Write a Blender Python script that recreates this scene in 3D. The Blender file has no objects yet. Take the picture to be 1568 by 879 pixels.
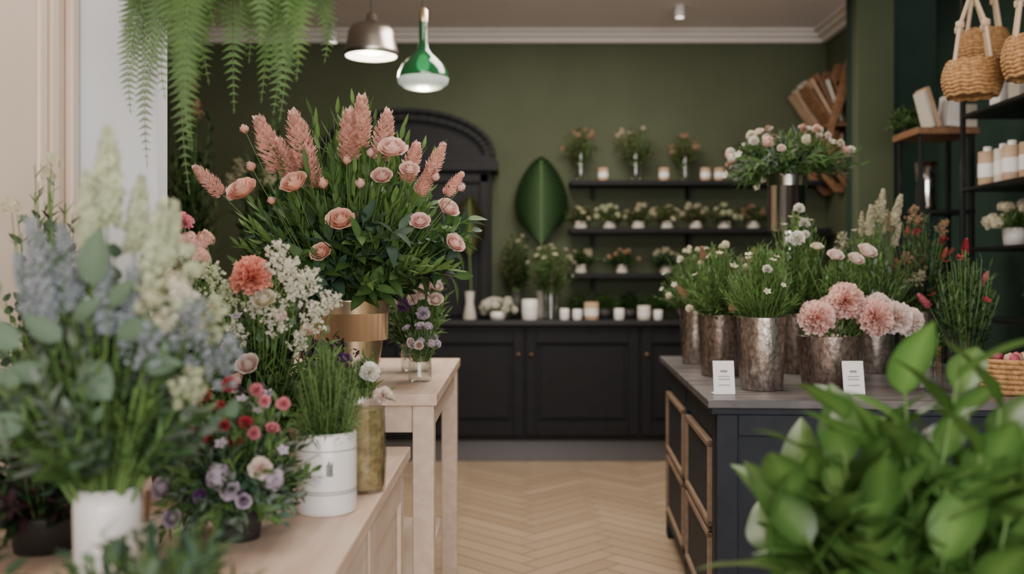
import bpy, math, random
import numpy as np
from mathutils import Vector
rng = random.Random(11)
U = rng.uniform

# ------------------------------------------------------------------ materials
MATS = []
MI = {}
def reg(m):
    MI[m.name] = len(MATS); MATS.append(m); return MI[m.name]
for ph in ("_PETAL", "_LEAF", "_STEM", "_CORE"):
    MATS.append(None); MI[ph] = len(MATS) - 1
PETAL, LEAF, STEM, CORE = 0, 1, 2, 3

def newmat(name):
    m = bpy.data.materials.new(name); m.use_nodes = True
    nt = m.node_tree
    return m, nt, nt.nodes["Principled BSDF"], nt.nodes["Material Output"]

def mat(name, c, rough=.5, metal=0., c2=None, nscale=8., bump=0., stretch=(1,1,1), emit=0., detail=4., lo=.35, hi=.65, coat=0., spec=.5):
    m, nt, p, o = newmat(name)
    p.inputs["Base Color"].default_value = (*c, 1)
    p.inputs["Roughness"].default_value = rough
    p.inputs["Metallic"].default_value = metal
    p.inputs["Coat Weight"].default_value = coat
    p.inputs["Specular IOR Level"].default_value = spec
    if emit:
        p.inputs["Emission Color"].default_value = (*c, 1)
        p.inputs["Emission Strength"].default_value = emit
    if c2 is not None or bump:
        tc = nt.nodes.new("ShaderNodeTexCoord"); mp = nt.nodes.new("ShaderNodeMapping")
        mp.inputs["Scale"].default_value = stretch
        nz = nt.nodes.new("ShaderNodeTexNoise"); nz.inputs["Scale"].default_value = nscale
        nz.inputs["Detail"].default_value = detail
        nt.links.new(tc.outputs["Object"], mp.inputs[0]); nt.links.new(mp.outputs[0], nz.inputs["Vector"])
        if c2 is not None:
            r = nt.nodes.new("ShaderNodeValToRGB")
            r.color_ramp.elements[0].color = (*c, 1); r.color_ramp.elements[1].color = (*c2, 1)
            r.color_ramp.elements[0].position = lo; r.color_ramp.elements[1].position = hi
            nt.links.new(nz.outputs["Fac"], r.inputs[0]); nt.links.new(r.outputs[0], p.inputs["Base Color"])
        if bump:
            b = nt.nodes.new("ShaderNodeBump"); b.inputs["Strength"].default_value = bump
            b.inputs["Distance"].default_value = .01
            nt.links.new(nz.outputs["Fac"], b.inputs["Height"]); nt.links.new(b.outputs[0], p.inputs["Normal"])
    return reg(m)

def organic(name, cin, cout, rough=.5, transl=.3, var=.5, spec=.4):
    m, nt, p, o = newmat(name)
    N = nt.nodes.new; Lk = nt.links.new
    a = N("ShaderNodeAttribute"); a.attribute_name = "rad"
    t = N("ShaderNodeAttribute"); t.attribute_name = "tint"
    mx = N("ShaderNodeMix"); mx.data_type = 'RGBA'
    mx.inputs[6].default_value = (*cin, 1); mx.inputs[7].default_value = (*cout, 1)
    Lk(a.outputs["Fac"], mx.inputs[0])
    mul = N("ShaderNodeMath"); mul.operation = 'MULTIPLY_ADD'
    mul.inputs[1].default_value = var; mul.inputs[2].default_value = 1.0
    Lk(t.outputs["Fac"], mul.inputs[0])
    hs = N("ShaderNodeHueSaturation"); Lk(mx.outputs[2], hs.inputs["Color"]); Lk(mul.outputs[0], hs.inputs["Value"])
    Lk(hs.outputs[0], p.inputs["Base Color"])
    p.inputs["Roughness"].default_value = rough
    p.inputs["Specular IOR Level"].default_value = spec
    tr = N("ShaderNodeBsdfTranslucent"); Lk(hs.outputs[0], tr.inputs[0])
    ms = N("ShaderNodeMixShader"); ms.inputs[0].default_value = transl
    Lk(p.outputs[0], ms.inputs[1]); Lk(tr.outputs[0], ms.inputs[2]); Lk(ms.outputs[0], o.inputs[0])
    return reg(m)

def glassmat(name, tintc, refl=.12, body=0.):
    m, nt, p, o = newmat(name); N = nt.nodes.new; Lk = nt.links.new
    t = N("ShaderNodeBsdfTransparent"); t.inputs[0].default_value = (*tintc, 1)
    g = N("ShaderNodeBsdfGlossy"); g.inputs["Roughness"].default_value = .05
    lw = N("ShaderNodeLayerWeight"); lw.inputs[0].default_value = .35
    ad = N("ShaderNodeMath"); ad.operation = 'MULTIPLY_ADD'; ad.inputs[1].default_value = .5; ad.inputs[2].default_value = refl
    Lk(lw.outputs["Facing"], ad.inputs[0])
    ms = N("ShaderNodeMixShader"); Lk(ad.outputs[0], ms.inputs[0]); Lk(t.outputs[0], ms.inputs[1]); Lk(g.outputs[0], ms.inputs[2])
    if body:
        p.inputs["Base Color"].default_value=(*tintc,1); p.inputs["Roughness"].default_value=.08
        m2 = N("ShaderNodeMixShader"); m2.inputs[0].default_value=body
        Lk(ms.outputs[0],m2.inputs[1]); Lk(p.outputs[0],m2.inputs[2]); Lk(m2.outputs[0],o.inputs[0])
    else:
        Lk(ms.outputs[0], o.inputs[0])
    return reg(m)

m_wall = mat("green_wall_paint", (.075,.088,.05), .75, c2=(.085,.10,.058), nscale=3, spec=.25)
m_wallL = mat("pale_green_paint", (.085,.108,.06), .7, c2=(.095,.12,.067), nscale=3, spec=.3)
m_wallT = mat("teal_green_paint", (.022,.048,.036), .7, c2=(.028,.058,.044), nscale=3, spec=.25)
m_ceil = mat("ceiling_plaster", (.78,.72,.71), .9, c2=(.81,.75,.74), nscale=2)
m_crown = mat("crown_plaster", (.74,.69,.66), .7)
m_cream = mat("cream_panel_paint", (.80,.66,.53), .6, c2=(.83,.69,.57), nscale=3)
m_white = mat("cool_white_plaster", (.64,.67,.72), .8, c2=(.70,.73,.77), nscale=2)
m_black = mat("black_cabinet_paint", (.0085,.009,.011), .6, c2=(.011,.0115,.014), nscale=12, spec=.25)
m_blacktop = mat("black_stone_top", (.02,.02,.021), .4, spec=.3)
m_plinth = mat("grey_plinth", (.13,.13,.14), .35, metal=.3)
m_navy = mat("navy_counter_paint", (.013,.0175,.026), .6, c2=(.018,.023,.033), nscale=15, bump=.1, spec=.28)
m_ctop = mat("grey_counter_top", (.17,.15,.145), .4, c2=(.07,.066,.07), nscale=6, stretch=(1,6,1))
m_wood = mat("pale_oak", (.62,.48,.38), .55, c2=(.72,.58,.47), nscale=5, stretch=(6,.6,6), bump=.05)
m_woodtop = mat("worn_oak_top", (.58,.42,.32), .5, c2=(.70,.54,.43), nscale=6, stretch=(5,.6,5), bump=.05)
m_brown = mat("brown_wood", (.18,.085,.04), .55, c2=(.27,.14,.07), nscale=6, stretch=(6,1,6))
m_dwood = mat("drawer_wood", (.22,.15,.10), .55, c2=(.30,.21,.145), nscale=6, stretch=(6,1,6))
m_frame = mat("dark_metal_frame", (.02,.02,.02), .4, metal=.6)
m_nickel = mat("brushed_nickel", (.50,.46,.42), .32, metal=1.)
m_gold = mat("champagne_metal", (.80,.63,.41), .30, metal=.95, c2=(.86,.70,.49), nscale=6, stretch=(1,1,.2))
m_silver = mat("silver_metal", (.70,.68,.66), .16, metal=1., c2=(.46,.44,.42), nscale=14, stretch=(2,2,.2))
m_mercury = mat("mercury_glass", (.54,.49,.45), .27, metal=.88, c2=(.24,.19,.16), nscale=80, bump=.18, detail=8, stretch=(1,1,.6))
m_merc2 = mat("smoked_mercury_glass", (.38,.31,.27), .3, metal=.8, c2=(.16,.12,.10), nscale=80, bump=.18, detail=8, stretch=(1,1,.6))
m_ceram = mat("white_ceramic", (.80,.77,.75), .35, coat=.3)
m_ceramline = mat("grey_glaze_line", (.16,.16,.17), .5)
m_creamcer = mat("cream_ceramic", (.62,.57,.50), .5)
m_terr = mat("dark_pot", (.03,.028,.025), .6)
m_card = mat("white_card", (.85,.83,.82), .6)
m_print = mat("grey_print", (.25,.25,.27), .7)
m_candle = mat("cream_wax", (.80,.70,.62), .5)
m_wicker = mat("straw_wicker", (.50,.28,.11), .7, c2=(.27,.135,.05), nscale=60, bump=.6)
m_cord = mat("cotton_cord", (.58,.44,.30), .9)
m_soil = mat("soil", (.03,.02,.015), .9)
m_bulb = mat("warm_bulb", (1.,.93,.82), .4, emit=5.)
m_paper = mat("kraft_paper", (.42,.28,.18), .8, c2=(.52,.37,.25), nscale=10)
m_moss = mat("amber_moss_fill", (.20,.13,.045), .6, c2=(.38,.30,.13), nscale=50, bump=.6)
m_pinkbox = mat("berry_wax", (.35,.05,.10), .5)
m_glass = glassmat("clear_glass", (.93,.95,.94), .10)
m_gglass = glassmat("green_glass", (.012,.17,.055), .10, body=.55)
m_lens = mat("frosted_lens", (.62,.72,.62), .25, emit=.5)

g_mid = organic("leaf_mid_green", (.085,.165,.045), (.06,.13,.035), .5, .3, .8)
g_bright = organic("leaf_bright_green", (.155,.265,.075), (.11,.21,.05), .5, .35, .7)
g_dark = organic("leaf_dark_green", (.034,.075,.028), (.024,.056,.022), .4, .2, .9)
g_euc = organic("leaf_eucalyptus", (.105,.17,.105), (.085,.14,.09), .6, .2, .6)
g_blue = organic("leaf_blue_green", (.055,.11,.068), (.042,.088,.055), .5, .2, .7)
g_grey = organic("leaf_dusty_grey", (.16,.20,.16), (.13,.16,.13), .7, .2, .6)
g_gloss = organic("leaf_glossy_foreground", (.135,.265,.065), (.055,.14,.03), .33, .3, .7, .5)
g_fern = organic("fern_green", (.115,.215,.06), (.085,.17,.045), .5, .35, .8)
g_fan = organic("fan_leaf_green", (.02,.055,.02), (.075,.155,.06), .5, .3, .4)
g_olive = organic("dried_olive", (.10,.10,.045), (.13,.12,.06), .7, .3, .7)
g_stem = organic("stem_green", (.13,.23,.065), (.12,.21,.06), .5, .15, .4)
g_burg = organic("burgundy_leaf", (.05,.02,.03), (.07,.022,.035), .5, .2, .8)
p_peach = organic("petal_peach", (.82,.36,.23), (.88,.58,.46), .55, .35, .35)
p_pink = organic("petal_soft_pink", (.80,.42,.38), (.86,.62,.56), .55, .35, .35)
p_spike = organic("petal_dusty_rose", (.66,.31,.25), (.86,.60,.51), .6, .35, .45)
p_coral = organic("petal_coral", (.72,.18,.12), (.84,.38,.29), .55, .3, .5)
p_white = organic("petal_white", (.70,.68,.50), (.82,.80,.74), .55, .35, .3)
p_cream = organic("petal_cream", (.66,.61,.38), (.78,.74,.60), .55, .35, .3)
p_lwhite = organic("petal_greenwhite", (.40,.47,.24), (.70,.73,.56), .55, .35, .4)
p_lilac = organic("petal_lilac", (.50,.40,.54), (.66,.57,.67), .55, .35, .4)
p_purple = organic("petal_purple", (.12,.04,.16), (.20,.08,.24), .55, .3, .6)
p_blue = organic("petal_greyblue", (.22,.25,.29), (.32,.36,.39), .6, .3, .5)
p_red = organic("petal_raspberry", (.38,.02,.05), (.50,.06,.08), .5, .3, .5)
p_magenta = organic("petal_rose_pink", (.60,.14,.20), (.72,.28,.32), .5, .3, .5)
p_blush = organic("petal_blush_white", (.80,.56,.48), (.84,.72,.67), .55, .35, .25)
p_dpeach = organic("petal_dried_peach", (.34,.19,.11), (.48,.32,.21), .7, .3, .4)
p_dcream = organic("petal_dried_cream", (.40,.37,.24), (.56,.52,.38), .7, .3, .4)
p_berry = organic("dark_berry", (.03,.015,.03), (.04,.02,.04), .3, .0, .6)
p_core = organic("flower_core", (.35,.28,.06), (.4,.32,.08), .6, .1, .5)

# ------------------------------------------------------------------ mesh system
class Tm:
    pass
def mkT(V, faces, m=LEAF, smooth=True, rad=None, tint=None):
    t = Tm(); t.V = np.array(V, float).reshape(-1, 3)
    t.C = np.array([len(f) for f in faces], np.int64)
    t.L = np.array([i for f in faces for i in f], np.int64)
    t.M = np.full(len(faces), m, np.int64) if not hasattr(m, '__len__') else np.array(m)
    t.S = np.full(len(faces), smooth, bool)
    t.R = np.zeros(len(t.V)) if rad is None else np.array(rad, float)
    t.N = np.zeros(len(t.V)) if tint is None else np.array(tint, float)
    return t

class B:
    def __init__(s):
        s.V=[]; s.L=[]; s.C=[]; s.M=[]; s.S=[]; s.R=[]; s.N=[]; s.n=0
    def add(s, t, M=None, tint=0., sub=None):
        V = t.V if M is None else t.V @ M[:3,:3].T + M[:3,3]
        s.V.append(V); s.L.append(t.L + s.n); s.C.append(t.C); s.S.append(t.S)
        mm = t.M
        if sub:
            mm = mm.copy()
            for k, v in sub.items(): mm[t.M == k] = v
        s.M.append(mm); s.R.append(t.R); s.N.append(t.N + tint); s.n += len(V)
    def T(s):
        t = Tm(); t.V=np.concatenate(s.V); t.L=np.concatenate(s.L); t.C=np.concatenate(s.C)
        t.M=np.concatenate(s.M); t.S=np.concatenate(s.S); t.R=np.concatenate(s.R); t.N=np.concatenate(s.N)
        return t
    def box(s, x0,x1,y0,y1,z0,z1,m, M=None):
        V=[(x,y,z) for z in (z0,z1) for y in (y0,y1) for x in (x0,x1)]
        s.add(mkT(V,[(0,2,3,1),(4,5,7,6),(0,1,5,4),(2,6,7,3),(0,4,6,2),(1,3,7,5)],m,False), M)
    def prism(s, pts, y0, y1, m):
        n=len(pts); V=[(x,y0,z) for x,z in pts]+[(x,y1,z) for x,z in pts]
        F=[tuple(range(n)),tuple(range(2*n-1,n-1,-1))]+[(i,i+n,(i+1)%n+n,(i+1)%n) for i in range(n)]
        s.add(mkT(V,F,m,False))
    def lathe(s, prof, c, m, seg=32, M=None, smooth=True):
        V=[];F=[]
        for r,z in prof:
            for i in range(seg):
                a=2*math.pi*i/seg; V.append((c[0]+r*math.cos(a),c[1]+r*math.sin(a),c[2]+z))
        for j in range(len(prof)-1):
            for i in range(seg):
                F.append((j*seg+i,j*seg+(i+1)%seg,(j+1)*seg+(i+1)%seg,(j+1)*seg+i))
        s.add(mkT(V,F,m,smooth),M)
    def tube(s, pts, r, m=STEM, seg=5, tint=0., r1=None):
        pts=[np.array(p,float) for p in pts]; V=[];F=[];n=len(pts)
        if r1 is None: r1=r
        for k,p in enumerate(pts):
            d=pts[min(k+1,n-1)]-pts[max(k-1,0)]; d/=np.linalg.norm(d)+1e-9
            a=np.cross(d,(0,0,1) if abs(d[2])<.9 else (1,0,0)); a/=np.linalg.norm(a)+1e-9; b=np.cross(d,a)
            rr=r+(r1-r)*k/(n-1)
            for i in range(seg):
                an=2*math.pi*i/seg; V.append(p+rr*(a*math.cos(an)+b*math.sin(an)))
        for k in range(n-1):
            for i in range(seg): F.append((k*seg+i,k*seg+(i+1)%seg,(k+1)*seg+(i+1)%seg,(k+1)*seg+i))
        s.add(mkT(V,F,m,True),None,tint)
    def obj(s, name, parent=None, bevel=0., smooth=None):
        t=s.T()
        lo=t.V.min(0); hi=t.V.max(0); o=np.array([(lo[0]+hi[0])/2,(lo[1]+hi[1])/2,lo[2]])
        me=bpy.data.meshes.new(name); nv=len(t.V)
        me.vertices.add(nv); me.vertices.foreach_set("co",(t.V-o).astype(np.float32).ravel())
        me.loops.add(len(t.L)); me.loops.foreach_set("vertex_index",t.L.astype(np.int32))
        me.polygons.add(len(t.C)); st=np.concatenate([[0],np.cumsum(t.C)[:-1]]).astype(np.int32)
        me.polygons.foreach_set("loop_start",st)
        used=np.unique(t.M); rem=np.zeros(len(MATS),np.int32)
        for k,u in enumerate(used):
            mm=MATS[u] if MATS[u] is not None else MATS[g_stem if u==STEM else g_mid]
            me.materials.append(mm); rem[u]=k
        me.polygons.foreach_set("material_index",rem[t.M])
        me.update(calc_edges=True)
        me.polygons.foreach_set("use_smooth",t.S)
        for nm,arr in (("rad",t.R),("tint",t.N)):
            a=me.attributes.new(nm,'FLOAT','POINT'); a.data.foreach_set("value",arr.astype(np.float32))
        me.validate()
        ob=bpy.data.objects.new(name,me); bpy.context.collection.objects.link(ob)
        ob.location=o
        if parent is not None:
            ob.parent=parent; ob.location=Vector(o)-parent.location
        if bevel:
            b=ob.modifiers.new("bevel",'BEVEL'); b.width=bevel; b.segments=2; b.limit_method='ANGLE'
        return ob
def empty(name, loc):
    e=bpy.data.objects.new(name,None); e.empty_display_size=.1; e.location=loc
    bpy.context.collection.objects.link(e); return e

def nrm(v):
    v=np.array(v,float); return v/(np.linalg.norm(v)+1e-9)
def mz(pos, d, s=1., roll=None):
    z=nrm(d); a=nrm(np.cross(z,(0,0,1) if abs(z[2])<.9 else (1,0,0))); b=np.cross(z,a)
    r=U(0,6.28) if roll is None else roll
    x=a*math.cos(r)+b*math.sin(r); y=np.cross(z,x)
    M=np.eye(4); M[:3,0]=x*s; M[:3,1]=y*s; M[:3,2]=z*s; M[:3,3]=pos; return M
def ml(pos, d, up, s=1., w=1.):
    y=nrm(d); z=np.array(up,float)-y*np.dot(up,y)
    if np.linalg.norm(z)<1e-3: z=np.array((.1,.2,.3))-y*np.dot((.1,.2,.3),y)
    z=nrm(z); x=np.cross(y,z)
    M=np.eye(4); M[:3,0]=x*s*w; M[:3,1]=y*s; M[:3,2]=z*s; M[:3,3]=pos; return M

# ------------------------------------------------------------------ templates
def leafT(w=.3, n=6, cols=3, fold=.25, droop=.25, p=.8, q=.8, m=LEAF, wave=0.):
    V=[];R=[];F=[]
    for i in range(n+1):
        t=i/n; ww=w/2*max(0.02,math.sin(math.pi*min(1,t)**p))**q
        for j in range(cols):
            u=-1+2*j/(cols-1)
            V.append((u*ww,t,-droop*t*t+fold*abs(u)*ww+wave*math.sin(t*9+u)*abs(u)*ww)); R.append(abs(u))
    for i in range(n):
        for j in range(cols-1):
            a=i*cols+j; F.append((a,a+1,a+cols+1,a+cols))
    return mkT(V,F,m,True,R)
L_oval=leafT(.42,6,3,.2,.25)
L_round=leafT(.72,7,3,.12,.2,.75,.65)
L_nar=leafT(.2,5,3,.3,.15,.7,.8)
L_lance=leafT(.27,5,3,.3,-.1,.75,.8)
L_needle=leafT(.09,2,3,.3,.1,.7,.8)
L_big=leafT(.43,12,5,.28,.30,.72,.85,wave=.08)
L_droop=leafT(.42,8,3,.2,.55)

def patch(fn, nu, nv, m, rfn=None):
    V=[];R=[];F=[]
    for i in range(nv+1):
        for j in range(nu+1):
            u=-1+2*j/nu; v=i/nv; V.append(fn(u,v)); R.append(v if rfn is None else rfn(u,v))
    for i in range(nv):
        for j in range(nu):
            a=i*(nu+1)+j; F.append((a,a+1,a+nu+2,a+nu+1))
    return mkT(V,F,m,True,R)

def roseT(rings):
    b=B(); K=len(rings)
    for k,(r,h,lean,n) in enumerate(rings):
        for i in range(n):
            th=2*math.pi*(i+.37*k)/n+U(-.15,.15); hh=h*U(.94,1.05); ln=lean+U(-.03,.03); rr0=r*U(.94,1.06); H=math.pi/n*1.45
            ed=U(.02,.06)
            def fn(u,v):
                sh=.55+.45*math.sin(math.pi*min(1,(.1+.75*v)))
                a=th+u*H*sh
                rr=rr0*(.25+.75*math.sin(min(1,v*1.35)*math.pi/2)**.8)+ln*v**3+.04*abs(u)*v*u*1.0
                z=hh*v-max(0,v-.72)*max(0,ln)*1.2
                z*= (1-.13*u*u*v)
                z+=ed*math.sin(u*4+th*3)*v*v
                return (rr*math.cos(a),rr*math.sin(a),z-.45)
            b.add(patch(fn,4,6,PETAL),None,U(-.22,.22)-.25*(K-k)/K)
    for i in range(5):
        a=i*1.2566; b.add(leafT(.3,3,3,.2,-.2),ml((0,0,-.46),(math.cos(a),math.sin(a),.3),(0,0,1),.7))
    return b.T()
roses=[roseT([(.07,1.0,-.05,2),(.16,1.03,-.06,3),(.27,1.02,-.07,4),(.40,.98,-.04,4),(.53,.92,.04,5),(.64,.82,.14,5),(.70,.66,.27,6)]) for _ in range(3)]
buds=[roseT([(.08,1.1,-.05,2),(.2,1.15,-.1,3),(.32,1.12,-.12,4),(.42,1.0,-.02,4),(.46,.8,.08,4)]) for _ in range(2)]

def carnT(n=70, amp=.11, top=-.4):
    b=B()
    for i in range(n):
        z=top+(1-top)*(i+.5)/n; a=i*2.39996; rr=math.sqrt(max(0,1-z*z))
        d=(rr*math.cos(a)+U(-.12,.12),rr*math.sin(a)+U(-.12,.12),z+U(-.1,.1))
        ph=U(0,6); W=U(.28,.40); am=amp*U(.7,1.3); Ln=U(.84,1.06)
        def fn(u,v):
            return (u*W*(.15+.85*v), Ln*v*(1-.1*u*u)+.04*math.sin(u*13+ph)*v, am*v*v*math.sin(u*6.5+ph)+.08*v*v)
        b.add(patch(fn,8,3,PETAL),ml((0,0,0),d,(U(-1,1),U(-1,1),U(-1,1))),U(-.25,.2)+.12*z)
    b.lathe([(.02,-.9),(.17,-.85),(.24,-.5),(.15,-.1)],(0,0,0),LEAF,8)
    return b.T()
carns=[carnT() for _ in range(3)]

def floretT(np_=5, cup=.2):
    V=[];F=[];R=[]
    for i in range(np_):
        a=2*math.pi*i/np_; c,s_=math.cos(a),math.sin(a)
        for (x,y,z) in ((0,.05,0),(.34,.55,cup*.7),(0,1,cup*1.3),(-.34,.55,cup*.7)):
            V.append((x*c-y*s_,x*s_+y*c,z)); R.append(min(1,y*1.2))
        k=4*i; F.append((k,k+1,k+2,k+3))
    return mkT(V,F,PETAL,True,R)
floret=floretT()
def daisyT():
    b=B()
    for i in range(12):
        a=i*.5236; b.add(leafT(.34,3,3,-.1,.12,.9,.6,PETAL),ml((0,0,U(0,.06)),(math.cos(a),math.sin(a),.25),(0,0,1),U(.9,1.05)),U(-.2,.2))
    b.lathe([(.26,0),(.25,.1),(.14,.19),(.001,.22)],(0,0,0),CORE,10)
    return b.T()
daisy=daisyT()
def ballT(n=60, fs=.3, low=-.4):
    b=B()
    for i in range(n):
        z=low+(1-low)*(i+.5)/n; a=i*2.39996; r=math.sqrt(max(0,1-z*z)); d=np.array((r*math.cos(a),r*math.sin(a),z))
        b.add(floret,mz(d*U(.8,1.06),d+np.array((U(-.4,.4),U(-.4,.4),U(-.4,.4))),fs*U(.7,1.25)),U(-.4,.3))
    return b.T()
balls=[ballT() for _ in range(2)]
def spikeT(n=110, rad=.17, fs=.085, taper=1., up=.4, fl=None):
    b=B(); b.tube([(0,0,-.05),(0,0,1)],.012,STEM,4)
    for i in range(n):
        t=(i+.5)/n; a=i*2.39996; r=rad*(math.sin(math.pi*min(1,(.12+.8*t)))**.7)*(1-.45*t*taper)*U(.75,1.1)
        d=np.array((math.cos(a),math.sin(a),up)); sc=fs*(1.15-.6*t*taper)*U(.7,1.25)
        b.add(fl or floret,mz((r*d[0],r*d[1],t),d+np.array((U(-.5,.5),U(-.5,.5),U(-.4,.4))),sc),U(-.4,.3))
    return b.T()
stock=[spikeT(120,.16,.085) for _ in range(2)]
delph=[spikeT(150,.15,.055,.8) for _ in range(2)]
def plumeT(n=150, rad=.19):
    b=B(); pt=leafT(.62,3,3,.25,-.2,.85,.6,PETAL)
    pt.R=np.clip(pt.V[:,1],0,1)
    for i in range(n):
        t=(i+.5)/n; a=i*2.39996
        r=rad*math.sin(math.pi*min(.98,.16+.8*t))**.8
        o=(1-t)*.75+.15
        d=np.array((math.cos(a)*o+U(-.15,.15),math.sin(a)*o+U(-.15,.15),1-.25*(1-t)))
        b.add(pt,ml((r*.62*math.cos(a),r*.62*math.sin(a),t*.9),d,(math.cos(a),math.sin(a),0),.145*U(.8,1.2)*(1.1-.3*t)),U(-.5,.3))
    return b.T()
plume=[plumeT() for _ in range(3)]
def sprayT(n=12, m=16):
    b=B(); b.tube([(0,0,0),(.02,0,.5),(0,0,1)],.012,STEM,4)
    for i in range(n):
        t=.2+.8*i/n; a=i*2.39996; L=.34*(1.15-t*.85)
        p0=np.array((0,0,t-.12)); p1=p0+np.array((math.cos(a)*L,math.sin(a)*L,L*.8+.05))
        b.tube([p0,p1],.006,STEM,3)
        for k in range(m):
            q=p0+(p1-p0)*U(.35,1.1)+np.array((U(-1,1),U(-1,1),U(-1,1)))*.06
            b.add(floret,mz(q,(U(-1,1),U(-1,1),U(-.2,1)),.05*U(.7,1.2)),U(-.35,.3))
    return b.T()
spray=[sprayT() for _ in range(2)]
def berryT():
    b=B()
    for i in range(14):
        d=nrm((U(-1,1),U(-1,1),U(-.5,1)))*U(.4,1)
        b.lathe([(.01,-.2),(.15,-.14),(.2,0),(.15,.14),(.01,.2)],d,PETAL,6)
    return b.T()
berry=berryT()
def pinnaT():
    b=B(); b.add(leafT(.06,2,3,0,.1))
    lf=leafT(.55,2,3,.0,.1,.8,.6)
    for i in range(9):
        t=.06+.9*i/9; l=.16*(1.05-t)
        for sgn in (-1,1):
            b.add(lf,ml((0,t,-.1*t*t),(sgn*1,.45,0),(0,0,1),l+.03,1.1))
    return b.T()
pinna=pinnaT()

# ------------------------------------------------------------------ stems & bouquets
def curve(p0,p1,lift=.5,jit=.02):
    p0=np.array(p0,float); p1=np.array(p1,float); L=np.linalg.norm(p1-p0)
    c=p0*.65+p1*.35; c=np.array((c[0],c[1],max(p0[2],min(p0[2],p1[2]))+L*lift))+np.array((U(-jit,jit),U(-jit,jit),0))
    return lambda t:(p0*(1-t)**2+2*c*t*(1-t)+p1*t*t)
def tang(f,t): return nrm(f(min(1,t+.02))-f(max(0,t-.02)))
def stem(b,f,r=.002,m=None,n=7,tint=0):
    b.tube([f(i/n) for i in range(n+1)],r,g_stem if m is None else m,5,tint,r*.6)
def leaves(b,f,T,n,L,m,ang=55,t0=.25,t1=1.,tint=0.,shrink=.5,w=1.):
    ph=U(0,6)
    for i in range(n):
        t=t0+(t1-t0)*(i+.5)/n; p=f(t); d=tang(f,t)
        a=nrm(np.cross(d,(0.3,.2,1) if abs(d[2])<.95 else (1,0,0))); c=np.cross(d,a); an=ph+i*2.4+U(-.3,.3)
        s_=a*math.cos(an)+c*math.sin(an); A=math.radians(ang*U(.75,1.25))*(1-.45*t)
        dd=d*math.cos(A)+s_*math.sin(A)
        b.add(T,ml(p,dd,d*1.+(0,0,.5),L*U(.75,1.2)*(1-shrink*(t-t0)),w),tint+U(-.35,.35),{LEAF:m})
def dome(R,H,el0=10,el1=90):
    el=math.radians(U(el0,el1)); a=U(0,6.283)
    return np.array((R*math.cos(el)*math.cos(a),R*math.cos(el)*math.sin(a),H*math.sin(el)))
def flower(b,p,d,T,pm,s,lm=None,cm=None,tint=0.):
    if isinstance(T,list): T=rng.choice(T)
    b.add(T,mz(p,d,s),U(-.12,.12)+tint,{PETAL:pm,LEAF:lm or g_mid,STEM:lm or g_stem,CORE:cm or p_core})

def arrange(name, base, prof, vm, R, H, greens, flowers, explicit=(), el=(12,88), parts=None, vname="vase", fill=None, seg=32, yscale=1., inside=True, t0=.2):
    e=empty(name,base); base=np.array(base,float)
    zt=max(z for r,z in prof); rt=[r for r,z in prof if z==zt][0]
    v=B(); v.lathe([(.001,0)]+list(prof)+[(rt*.93,zt-.002),(rt*.9,zt*.55),(.001,zt*.5)] if vm not in (m_glass,) else [(.001,.003)]+list(prof),base,vm,seg)
    if parts: parts(v,base)
    if fill: v.lathe([(.001,.006)]+[(r*.93,z*.97+.006) for r,z in prof if z<=fill*zt+1e-6]+[(.001,fill*zt*.97)],base,m_moss,seg)
    v.obj(vname,e)
    mouth=base+np.array((0,0,zt)); b=B()
    def start(d):
        h=nrm((d[0],d[1],0))*rt*.7*min(1,math.hypot(d[0],d[1])/(R+1e-6)) if (abs(d[0])+abs(d[1]))>0 else np.zeros(3)
        low=-zt*.45 if (vm==m_glass and inside) else -.02
        return mouth+h+np.array((0,0,low if not fill else -.01))
    for (cnt,T,L,nl,m,ang,k) in greens:
        for i in range(cnt):
            d=dome(R,H,*el)*U(.72,1.05)*k; d[1]*=yscale
            f=curve(start(d),mouth+d,.32,.015); stem(b,f,.0018,g_stem)
            leaves(b,f,T,nl,L,m,ang,t0,1.,U(-.2,.2))
    for (cnt,T,pm,s) in flowers:
        for i in range(cnt):
            d=dome(R,H,*el)*U(.85,1.05); d[1]*=yscale
            f=curve(start(d),mouth+d,.32,.01); stem(b,f,.0018)
            flower(b,mouth+d,nrm(d)+np.array((0,-.35,.35)),T,pm,s*U(.8,1.15))
    for (dx,dy,dz,T,pm,s,dr) in explicit:
        d=np.array((dx,dy,dz)); f=curve(start(d),mouth+d,.3,.005); stem(b,f,.0022)
        leaves(b,f,L_nar,4,.05,g_mid,45,.4,.85)
        dd=(nrm(d)*.6+np.array((U(-.25,.25),-.6,.45))) if dr is None else (tang(f,1.) if isinstance(dr,str) else np.array(dr,float))
        flower(b,mouth+d,dd,T,pm,s)
    b.obj("flowers",e)
    return e

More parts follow.
